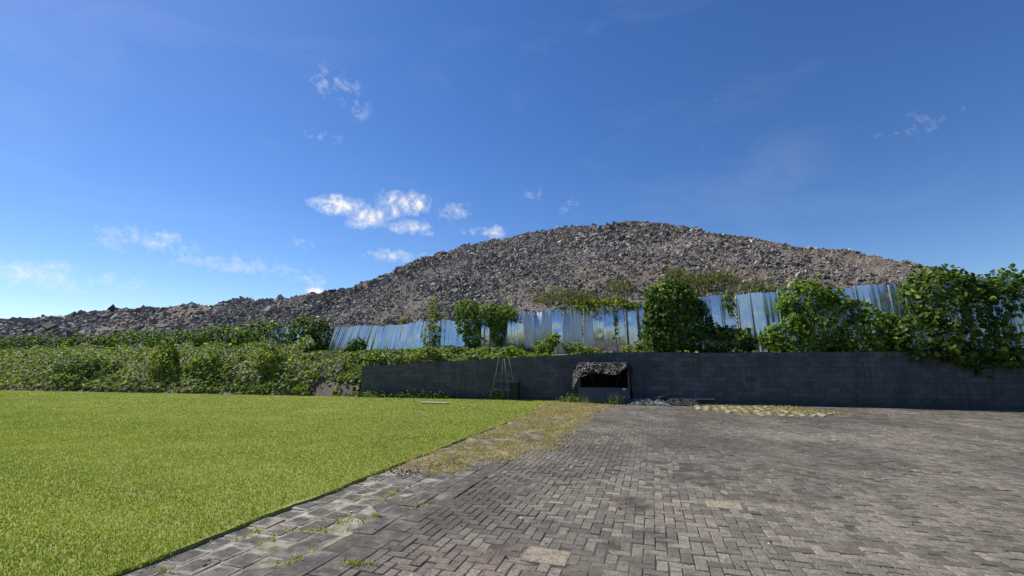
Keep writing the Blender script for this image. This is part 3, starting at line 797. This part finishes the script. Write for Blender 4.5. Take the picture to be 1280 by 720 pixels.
# ------------------------------------------------------------------ stall against the wall
NAVY = simple('dark_painted_board', (.072, .08, .098), .6, var=.12, scale=3, bump=.15)
POSTM = simple('dark_post_timber', (.06, .064, .072), .8, var=.2, scale=5)
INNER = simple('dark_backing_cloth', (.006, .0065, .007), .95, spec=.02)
WHITE = simple('white_plastic', (.75, .75, .72), .5)
ang = math.atan(WM); _x = gnd(754, 503)[0]; stc = np.array([_x, wallY(_x)-.66, 0])
stall = empty('stall', (stc[0], stc[1], 0)); stall.rotation_euler = (0, 0, ang)
tag(stall, 'dark open fronted stall with boarded lower half standing against the block wall', 'stall')
SW, SD, SH = 2.25, .58, 1.8
for sx in (-1, 1):
    for sy in (0, 1):
        b = MB(); b.box((sx*SW/2, .04+sy*(SD-.08), SH/2), (.09, .07, SH), bev=.006)
        b.build('post', POSTM, stall)
b = MB(); b.box((0, -.012, .34), (SW-.02, .022, .64), bev=.003); b.build('front_panel', NAVY, stall)
b = MB(); b.box((0, .02, .672), (SW-.1, .06, .03), bev=.004); b.build('counter_rail', NAVY, stall)
b = MB(); b.box((0, SD-.03, .9), (SW-.1, .02, 1.6)); b.build('back_panel', INNER, stall)
for sx in (-1, 1):
    b = MB(); b.box((sx*(SW/2-.015), SD/2, .9), (.02, SD-.18, 1.7)); b.build('side_panel', INNER, stall)
b = MB(); b.box((0, SD/2, SH-.02), (SW+.02, SD, .035), bev=.004); b.build('roof_board', POSTM, stall)
b = MB(); b.tube([(-.65, SD-.06, 1.35), (-.45, SD-.06, .72)], .016, 6); b.build('brace', POSTM, stall)
b = MB(); b.tube([(.75, SD-.06, 1.3), (.55, SD-.06, .72)], .014, 6); b.build('brace', POSTM, stall)
b = MB(); b.box((SW/2-.22, -.03, .63), (.14, .012, .045), bev=.004); b.build('handle', WHITE, stall)

def cloth(name, label, cat, fn, nu, nv, mat, loc, rotz):
    V = [fn(i/(nu-1), j/(nv-1)) for i in range(nu) for j in range(nv)]
    fs = [(i*nv+j, (i+1)*nv+j, (i+1)*nv+j+1, i*nv+j+1) for i in range(nu-1) for j in range(nv-1)]
    o = mk(name, V, fs, mat, smooth=True); o.location = [float(q) for q in loc]; o.rotation_euler = (0, 0, rotz)
    md = o.modifiers.new('thickness', 'SOLIDIFY'); md.thickness = .006
    tag(o, label, cat); return o
m, t = material('black_plastic_sheet')
oc = t.coord()
c = t.mix(t.noise(oc, 5, 5), (.004, .004, .005), (.014, .014, .016))
n1 = t.noise(t.map(oc, (.6, 1, 1.6), (0, rad(25), 0)), 6, 3, .55, 2.2)
wv = t.m('ADD', t.m('MULTIPLY', t.m('ABSOLUTE', t.m('SUBTRACT', n1, .5)), -2.0), t.m('MULTIPLY', t.noise(oc, 22, 3, .6, 1.0), .22))
finish(t, c, t.m('MULTIPLY_ADD', t.noise(oc, 7, 4), .2, .2), normal=t.bump(wv, 1.0, .07), spec=.42)
TARP = m
# profile from wall side over the roof and down the front
def drape(u, v):
    x = (u-.5)*(SW+.22)
    fr = .60+.05*math.sin(u*9+1)+.08*mnoise.noise(Vector((u*7, 0, 1)))
    fr += .13*max(0, 1-u/.3)+.03*mnoise.noise(Vector((u*30, 0, 3)))
    if u > .7: fr -= .38*(u-.7)/.3+.02
    topw = SD+.12; tot = topw+fr
    d = v*tot
    if d < topw: y, z = SD+.02-d, SH+.02
    else: y, z = -.10-.5*(d-topw), SH+.02-.9*(d-topw)
    sag = .03*math.sin(math.pi*min(1, max(0, u)))*(.7 if d < topw else 0)
    z -= sag*.5
    wr = .022*(1-2.6*abs(mnoise.noise(Vector((x*2.2+d*1.2, d*2.6, 3)))))+.010*(1-2.4*abs(mnoise.noise(Vector((x*6+d*3, d*6, 6)))))
    if d < topw: z += wr*.9
    else: y -= .03+wr*1.5
    if u < .06 or u > .94:                       # ends fold down over the sides
        k = (.06-u)/.06 if u < .06 else (u-.94)/.06
        z -= k*(.55 if u < .06 else .42)*(.6+.4*min(1, d/topw)); x -= math.copysign(k*.02-.0, x)*-1*.5
        x += math.copysign((.16 if u < .06 else .07)*k, x)+.04*mnoise.noise(Vector((d*6, u*30, 2)))
    return (x, y, z)
cloth('tarp', 'crumpled black plastic tarp draped over the roof of the stall', 'tarp', drape, 90, 60, TARP, (stc[0], stc[1], 0), ang)
# near-black hanging sheet that stands in for the shadow right of the stall
def shade_flap(u, v):
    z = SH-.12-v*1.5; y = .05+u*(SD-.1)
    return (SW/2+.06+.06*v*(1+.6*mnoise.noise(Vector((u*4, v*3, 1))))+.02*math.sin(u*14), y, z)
o = cloth('shadow_flap', None, None, shade_flap, 14, 24, INNER, (0, 0, 0), 0); o.parent = stall; o.name = 'side_shadow'

# ------------------------------------------------------------------ tarps on the ground
m, t = material('grey_tarp')
oc = t.coord()
c = t.mix(t.ramp(t.noise(oc, 3.2, 5, .6), [(.46, 0), (.52, 1)]), (.012, .014, .016), (.15, .172, .172))
finish(t, c, t.m('MULTIPLY_ADD', t.noise(oc, 6, 4), .3, .4), normal=t.bump(t.m('MULTIPLY', t.m('ABSOLUTE', t.m('SUBTRACT', t.noise(oc, 5, 3, .55, 2), .5)), -2.0), 1.0, .07), spec=.4)
GT = m
def crumple(sx, sy, hh, seed):
    def fn(u, v):
        x = (u-.5)*sx; y = (v-.5)*sy
        e = max(0, 1-(2*abs(u-.5))**4)*max(0, 1-(2*abs(v-.5))**4)
        rr = .55*(.5-abs(mnoise.noise(Vector((x*1.6+seed, y*2.2, seed)))))*1.3+(.5-abs(mnoise.noise(Vector((x*3.4+y*2, y*4+seed, seed)))))*.6
        x += .12*mnoise.noise(Vector((x*2, y*2, seed+4))); y += .14*mnoise.noise(Vector((x*1.6, y*2, seed+8)))
        return (x, y, .012+hh*rr*e*(.5+.5*e))
    return fn
g1 = gnd(811, 506); g2 = gnd(856, 507)
cloth('ground_tarp', 'crumpled grey tarp lying on the paving right of the stall', 'tarp', crumple(1.9, 1.2, .42, 3), 90, 60, GT, (g1[0], g1[1]+.25, .01), ang)
cloth('ground_tarp', 'crumpled black tarp lying beside the grey tarp at the wall', 'tarp', crumple(1.55, 1.0, .42, 11), 84, 56, TARP, (g2[0], g2[1]+.3, .01), ang)
PLK = simple('weathered_plank_wood', (.30, .28, .23), .85, scale=10)
b = MB(); b.box((0, 0, 0), (1.9, .12, .035), bev=.004)
o = b.build('plank', PLK); q = gnd(858, 503.2); o.location = (q[0], wallY(q[0])-.2, .2); o.rotation_euler = (rad(18), rad(-1.5), ang)
tag(o, 'grey weathered plank lying on the black tarp along the wall', 'plank')
b = MB(); b.box((0, 0, 0), (1.0, .1, .03), Matrix.Rotation(rad(-14), 3, 'Y'), bev=.004)
o = b.build('plank', simple('mossy_plank_wood', (.2, .21, .1), .85, scale=10)); q = gnd(826, 505.5); o.location = (q[0]+.1, q[1]+.35, .3); o.rotation_euler = (0, 0, rad(12))
tag(o, 'short mossy plank sticking up out of the grey tarp', 'plank')
b = MB(); b.box((0, 0, 0), (1.28, .2, .045), bev=.005)
o = b.build('plank', simple('pale_plank_wood', (.5, .46, .36), .8, scale=8)); q = gnd(543, 503.5, .08); o.location = (q[0], q[1], .09); o.rotation_euler = (0, 0, rad(-13))
tag(o, 'pale plank lying on the lawn in front of the wall', 'plank')

# ------------------------------------------------------------------ trellis of stakes, and the black bin
STK = simple('bamboo_stake', (.15, .14, .12), .7, scale=9)
tb = on_line(630, 498.5, WC-.75, WM); tb[2] = 0
tr = empty('trellis', tb); tag(tr, 'tapered garden trellis of four thin stakes in front of the wall', 'trellis')
tops = [(x, 448) for x in (623.5, 629, 630.5, 636)]; bots = [(613, 497), (624.5, 496), (636, 499), (647, 500)]
tp = [on_line(x, y, WC-.55, WM) for x, y in tops]
bt = [np.array([on_line(x, y, WC-o_, WM)[0], 0, 0]) for (x, y), o_ in zip(bots, (.75, .45, .95, .7))]
for q, o_ in zip(bt, (.75, .35, 1.0, .6)): q[1] = WC-o_+WM*q[0]; q[2] = .02
for a, b_ in zip(bt, tp):
    b = MB(); b.tube([a, (a+b_)/2, b_], .014, 6); b.build('stake', STK, tr, tb, smooth=True)
for f_ in (.25, .45, .62):
    ring = [bt[k]+(tp[k]-bt[k])*f_ for k in (0, 1, 3, 2, 0)]
    b = MB(); b.tube(ring, .004, 5); b.build('crossbar', STK, tr, tb, smooth=True)
bn = on_line(644, 499.5, WC-.45, WM); bn[2] = .0
bin_ = empty('bin', bn); tag(bin_, 'black rectangular bin standing at the wall beside the trellis', 'bin')
bin_.rotation_euler = (0, 0, ang)
BL = simple('black_bin_plastic', (.012, .013, .016), .6)
bm = MB()
w0, w1, hh = .17, .2, .86
bm.add([(-w0, -w0, 0), (w0, -w0, 0), (w0, w0, 0), (-w0, w0, 0), (-w1, -w1, hh), (w1, -w1, hh), (w1, w1, hh), (-w1, w1, hh)],
       [(0, 3, 2, 1), (0, 1, 5, 4), (1, 2, 6, 5), (2, 3, 7, 6), (3, 0, 4, 7), (4, 5, 6, 7)])
bm.build('body', BL, bin_)
b = MB(); b.box((0, 0, hh+.022), (.43, .43, .04), bev=.012); b.build('lid', BL, bin_)

# ------------------------------------------------------------------ dry grass strip, litter, grass paver patch
def in_poly(x, y, poly):
    c = False
    for i in range(len(poly)):
        (x1, y1), (x2, y2) = poly[i], poly[i-1]
        if (y1 > y) != (y2 > y) and x < (x2-x1)*(y-y1)/(y2-y1)+x1: c = not c
    return c
strip_px = [(492, 588), (520, 577), (560, 561), (600, 543), (640, 525), (670, 511), (690, 503.5), (728, 503.5), (765, 507), (748, 514), (726, 527), (706, 546), (688, 562), (650, 573), (604, 579), (560, 590), (525, 596)]
strip = [tuple(gnd(x, y)[:2]) for x, y in strip_px]
bb = np.array(strip); P = []; soil = []
while len(P) < 30000:
    x = random.uniform(bb[:, 0].min(), bb[:, 0].max()); y = random.uniform(bb[:, 1].min(), bb[:, 1].max())
    wx = x+.3*mnoise.noise(Vector((x*1.4, y*1.4, 0)))+random.gauss(0, .13); wy = y+.6*mnoise.noise(Vector((x*1.2, y*1.2, 5)))+random.gauss(0, .2)
    if not in_poly(wx, wy, strip): continue
    nz = mnoise.noise(Vector((x*1.1, y*.8, 2)))+.6*mnoise.noise(Vector((x*3.1, y*2.6, 2)))
    if nz < -.3 and random.random() > .22: continue
    P.append((x, y, .03*max(0, 1-abs(x*CA-y*SA-LAWN_V)/.4)))
P = np.array(P); n = len(P)
V, Fc = blades(P, R.uniform(.015, .07, n)*(1+.6*(R.random(n) < .06)), R.uniform(.008, .022, n), 1.8)
tag(mk('dry_grass', V, Fc, STRAW, attrs={'rnd': ('FACE', np.clip(R.beta(2, 2, n)+.3*np.array([mnoise.noise(Vector((a*.8, b*.8, 6))) for a, b in P[:, :2]]), 0, 1))}),
    'yellow straw like dry grass strip between green lawn and dark paving', 'dry grass', kind='stuff')
# a thin crust of soil under it
pp = np.array(strip); cen = pp.mean(0)
NS = 120; ring = []
cum = np.r_[0, np.cumsum(np.linalg.norm(np.roll(pp, -1, 0)-pp, axis=1))]
for q in np.linspace(0, cum[-1], NS, endpoint=False):
    i = min(np.searchsorted(cum, q, 'right')-1, len(pp)-1); f_ = (q-cum[i])/(cum[i+1]-cum[i]); ring.append(pp[i]+(pp[(i+1) % len(pp)]-pp[i])*f_)
V = []; fs = []
bmx = bmesh.new()
step = .14
gx = np.arange(bb[:, 0].min()-.3, bb[:, 0].max()+.3, step); gy = np.arange(bb[:, 1].min()-.5, bb[:, 1].max()+.5, step)
idx = {}
for i, x in enumerate(gx):
    for j, y in enumerate(gy):
        wx = x+.3*mnoise.noise(Vector((x*1.4, y*1.4, 0))); wy = y+.5*mnoise.noise(Vector((x*1.2, y*1.2, 5)))
        ins = in_poly(wx, wy, strip)
        if x*CA-y*SA < LAWN_V+.02: zz_l = -1
        else: zz_l = 0
        zz = (.028*max(0, 1-(x*CA-y*SA-LAWN_V)/.4) if ins else 0)+(.004 if ins else -.035)+.022*mnoise.noise(Vector((x*2.1, y*2.1, 9)))+.012*mnoise.noise(Vector((x*6, y*6, 9)))
        idx[i, j] = len(V); V.append((x, y, zz))
fs = [(idx[i, j], idx[i+1, j], idx[i+1, j+1], idx[i, j+1]) for i in range(len(gx)-1) for j in range(len(gy)-1) if max(V[idx[i, j]][2], V[idx[i+1, j+1]][2], V[idx[i+1, j]][2], V[idx[i, j+1]][2]) > -.02]
m, t = material('crusted_soil')
P3 = t.pos()
c = t.ramp(t.noise(P3, 2.4, 7, .7), [(.3, (.075, .06, .045)), (.48, (.17, .14, .095)), (.62, (.30, .25, .16)), (.78, (.3, .27, .12))])
finish(t, c, .95, normal=t.bump(t.noise(P3, 25, 6, .7), .8, .03))
tag(mk('soil_crust', V, fs, m, smooth=True), kind='structure')

# small weeds in paving joints and dead leaves / grit
P = []
for _ in range(2600):
    if random.random() < .5:
        u = random.uniform(1, 12); v = LAWN_V+random.choice((0, 1, 2, 3, 3, 4))*.283+random.gauss(0, .025)
        x, y = uv2xy(u, v)
        if mnoise.noise(Vector((x*1.6, y*1.6, 4))) < .12: continue
    else:
        x, y = random.uniform(-4, 14), random.uniform(3, 19)
        if x*CA-y*SA < HB_V or mnoise.noise(Vector((x*.55, y*.4, 14))) < .3: continue
        x = round(x/S)*S
    for _k in range(random.randint(3, 9)): P.append((x+random.gauss(0, .02), y+random.gauss(0, .02), -.006))
for cx_, cy_, k_ in ((520, 632, 60), (398, 663, 80), (448, 706, 120), (424, 652, 60), (728, 552, 60), (782, 540, 40), (865, 533, 40), (700, 556, 40), (900, 505.5, 300), (960, 507, 300), (880, 505, 160), (930, 506, 200)):
    for _k in range(k_):
        q = gnd(cx_+random.gauss(0, 12), cy_+random.gauss(0, 1.5)); P.append((q[0], q[1], -.004))
P = np.array(P); n = len(P)
V, Fc = blades(P, R.uniform(.015, .05, n)*(1+.03*P[:, 1]), R.uniform(.006, .014, n)*(1+.04*P[:, 1]), 1.2)
tag(mk('joint_weeds', V, Fc, GRASSB, attrs={'rnd': ('FACE', R.uniform(.35, 1, n))}), 'tiny weeds sprouting from the paving joints', 'weeds', kind='stuff')
P = []
for _ in range(2400):
    x, y = random.uniform(-9, 14), random.uniform(2.5, 19.5)
    v = x*CA-y*SA
    if v < LAWN_V+.02: continue
    if v > HB_V+1.5 and random.random() < .55: continue
    P.append((x, y, .006))
for cx_, cy_, k_ in ((505, 590, 220), (530, 583, 160), (560, 578, 120), (750, 545, 60), (715, 548, 40)):
    for _k in range(k_):
        q = gnd(cx_+random.gauss(0, 14), cy_+random.gauss(0, 3)); P.append((q[0], q[1], .012))
P = np.array(P); n = len(P)
V, Fc = leaves(P, R.normal(size=(n, 3))*.35+[0, 0, 1], R.uniform(.015, .05, n), 0)
m, t = material('leaf_litter')
finish(t, t.ramp(t.attr('rnd'), [(0, (.05, .035, .025)), (.4, (.16, .11, .07)), (.7, (.32, .24, .15)), (1, (.5, .46, .38))]), .8)
tag(mk('leaf_litter', V, Fc, m, attrs={'rnd': ('FACE', np.repeat(R.random(n), 2))}), 'dead leaves and grit scattered on the paving', 'litter', kind='stuff')

# grass paver patch at the right, pale concrete lattice with dry grass
m, t = material('grass_paver_concrete')
P3 = t.pos()
c = t.mix(t.noise(P3, 6, 6, .7), (.36, .33, .27), (.6, .56, .47))
finish(t, c, .9, normal=t.bump(t.noise(P3, 60, 4), .5, .01))
b = MB()
for i in range(-2, 17):
    for j in range(0, 13):
        cx_, cy_ = 7.2+i*.33+j*.10, 15.4+j*.27-i*.03
        if cy_ > wallY(cx_)-.5: continue
        if cx_ < 7.0+.55*max(0, (17.2-cy_))+.3*mnoise.noise(Vector((cx_, cy_, 1)))+.2: continue
        if cx_ > 10.8+random.gauss(0, .4) or random.random() < .22: continue
        b.box((cx_+random.gauss(0, .02), cy_+random.gauss(0, .02), .012+random.gauss(-.004, .008)), (.27*random.uniform(.7, 1.05), .11, .05), Matrix.Rotation(rad(34)+random.gauss(0, .05), 3, 'Z'))
tag(b.build('grass_paver_path', m), kind='structure')
P = np.array([(random.uniform(7.3, 11.6), random.uniform(15.3, 18.6), 0) for _ in range(5200)])
P = P[(P[:, 0] > 7.2+.55*np.maximum(0, 17.2-P[:, 1])) & (P[:, 1] < WC+WM*P[:, 0]-.35)]
n = len(P); V, Fc = blades(P, R.uniform(.03, .1, n), R.uniform(.015, .03, n), 1.1)
tag(mk('paver_grass', V, Fc, STRAW, attrs={'rnd': ('FACE', R.uniform(0, .8, n))}), 'dry grass growing through the pale grass pavers at right', 'dry grass', kind='stuff')

# ------------------------------------------------------------------ sun, sky, clouds
SUN_AZ, SUN_EL = rad(-58), rad(49)            # azimuth from forward (+Y), negative = left
sd = Vector((math.sin(SUN_AZ)*math.cos(SUN_EL), math.cos(SUN_AZ)*math.cos(SUN_EL), math.sin(SUN_EL)))
L = bpy.data.lights.new('sun', 'SUN'); L.energy = 4.6; L.angle = rad(.5); L.color = (1, .95, .87)
lo = bpy.data.objects.new('sun', L); lo.rotation_euler = sd.to_track_quat('Z', 'Y').to_euler(); COL.objects.link(lo)
w = bpy.data.worlds.new('World'); scene.world = w; w.use_nodes = True
w.node_tree.nodes.clear(); t = NT(w.node_tree)
skyn = t.n('ShaderNodeTexSky', sky_type='NISHITA'); skyn.sun_disc = False
skyn.sun_elevation = SUN_EL; skyn.sun_rotation = SUN_AZ
skyn.air_density = 1.0; skyn.dust_density = .1; skyn.ozone_density = 4.0; skyn.altitude = 60
bg = t.n('ShaderNodeBackground'); bg.inputs[1].default_value = .093
hs = t.n('ShaderNodeHueSaturation'); hs.inputs['Saturation'].default_value = 1.22; hs.inputs['Hue'].default_value = .510
t.put(hs.inputs['Color'], skyn.outputs[0]); t.put(bg.inputs[0], hs.outputs[0])
dirv = t.coord('Generated')
dn = t.n('ShaderNodeVectorMath', operation='NORMALIZE'); t.put(dn.inputs[0], dirv); D = dn.outputs[0]
def dot(vec):
    nd = t.n('ShaderNodeVectorMath', operation='DOT_PRODUCT'); t.put(nd.inputs[0], D); nd.inputs[1].default_value = vec; return nd.outputs['Value']
mask = None
clouds = [(428, 258, 36, 12, 1), (462, 270, 26, 14, 1), (446, 279, 16, 8, .7), (508, 253, 30, 15, 1), (480, 248, 16, 12, .75), (492, 265, 14, 8, .8), (512, 283, 30, 9, .95), (532, 290, 14, 5, .6),
          (566, 263, 25, 12, .66), (597, 289, 20, 6, .72), (620, 291, 11, 9, .8), (500, 320, 48, 8, .66), (388, 350, 26, 9, .5), (394, 364, 13, 5, 1), (376, 304, 16, 9, .5), (710, 260, 16, 20, .36), (663, 243, 18, 13, .34),
          (420, 106, 34, 22, .42), (441, 135, 20, 14, .45), (398, 166, 26, 10, .38), (897, 124, 10, 10, .25), (300, 330, 80, 14, .5), (180, 300, 60, 16, .6), (60, 345, 90, 18, .6), (1150, 150, 60, 20, .25)]
nz1 = t.noise(D, 24, 9, .66, .5)
nz2 = t.noise(D, 70, 5, .6, .2)
for (x, y, rx, ry, k) in clouds:
    d0 = Vector(ray(x, y)); ln = d0.length; d0.normalize()
    rgt = Vector((d0.y, -d0.x, 0)).normalized(); upv = rgt.cross(d0)
    a = t.m('MULTIPLY', dot(rgt), ln*F/rx); b = t.m('MULTIPLY', dot(upv), ln*F/ry)
    d2 = t.m('ADD', t.m('MULTIPLY', a, a), t.m('MULTIPLY', b, b))
    g = t.m('MULTIPLY', t.m('MULTIPLY_ADD', d2, -.5, 1.0, clamp=True), k)
    g = t.m('MULTIPLY', g, t.m('GREATER_THAN', dot(d0), 0.0))
    mask = g if mask is None else t.m('MAXIMUM', mask, g)
nzz = t.m('ADD', t.m('MULTIPLY', nz1, .75), t.m('MULTIPLY', nz2, .45))
dens = t.m('ADD', mask, t.m('MULTIPLY_ADD', nzz, 3.1, -2.15))
dens = t.m('MULTIPLY', t.ramp(dens, [(.0, 0), (.5, .28), (1.25, 1)]), t.m('MULTIPLY', mask, 2.2, clamp=True), clamp=True)
# very thin high veil
veil = t.m('MULTIPLY', t.ramp(t.noise(t.map(D, (1, 1, 3)), 3.0, 6, .6, .6), [(.5, 0), (.8, 1)]), .06)
bg2 = t.n('ShaderNodeBackground'); bg2.inputs[0].default_value = (1, .985, .96, 1); bg2.inputs[1].default_value = .72
mx = t.n('ShaderNodeMixShader'); t.put(mx.inputs[0], t.m('MAXIMUM', t.m('MULTIPLY', dens, .95), veil))
t.nt.links.new(bg.outputs[0], mx.inputs[1]); t.nt.links.new(bg2.outputs[0], mx.inputs[2])
ow = t.n('ShaderNodeOutputWorld'); t.nt.links.new(mx.outputs[0], ow.inputs[0])

# ------------------------------------------------------------------ camera, view
cam = bpy.data.cameras.new('camera'); cam.sensor_fit = 'HORIZONTAL'; cam.sensor_width = 36; cam.lens = 36*F/1280
cam.clip_end = 4000; cam.clip_start = .05
co = bpy.data.objects.new('camera', cam); co.location = (0, 0, HC); co.rotation_euler = (rad(90)+PITCH, 0, 0); COL.objects.link(co)
scene.camera = co
vs = scene.view_settings
vs.view_transform = 'Standard'; vs.look = 'None'; vs.gamma = 1; vs.use_curve_mapping = False; vs.exposure = .5
scene.cycles.max_bounces = 6; scene.cycles.transparent_max_bounces = 8
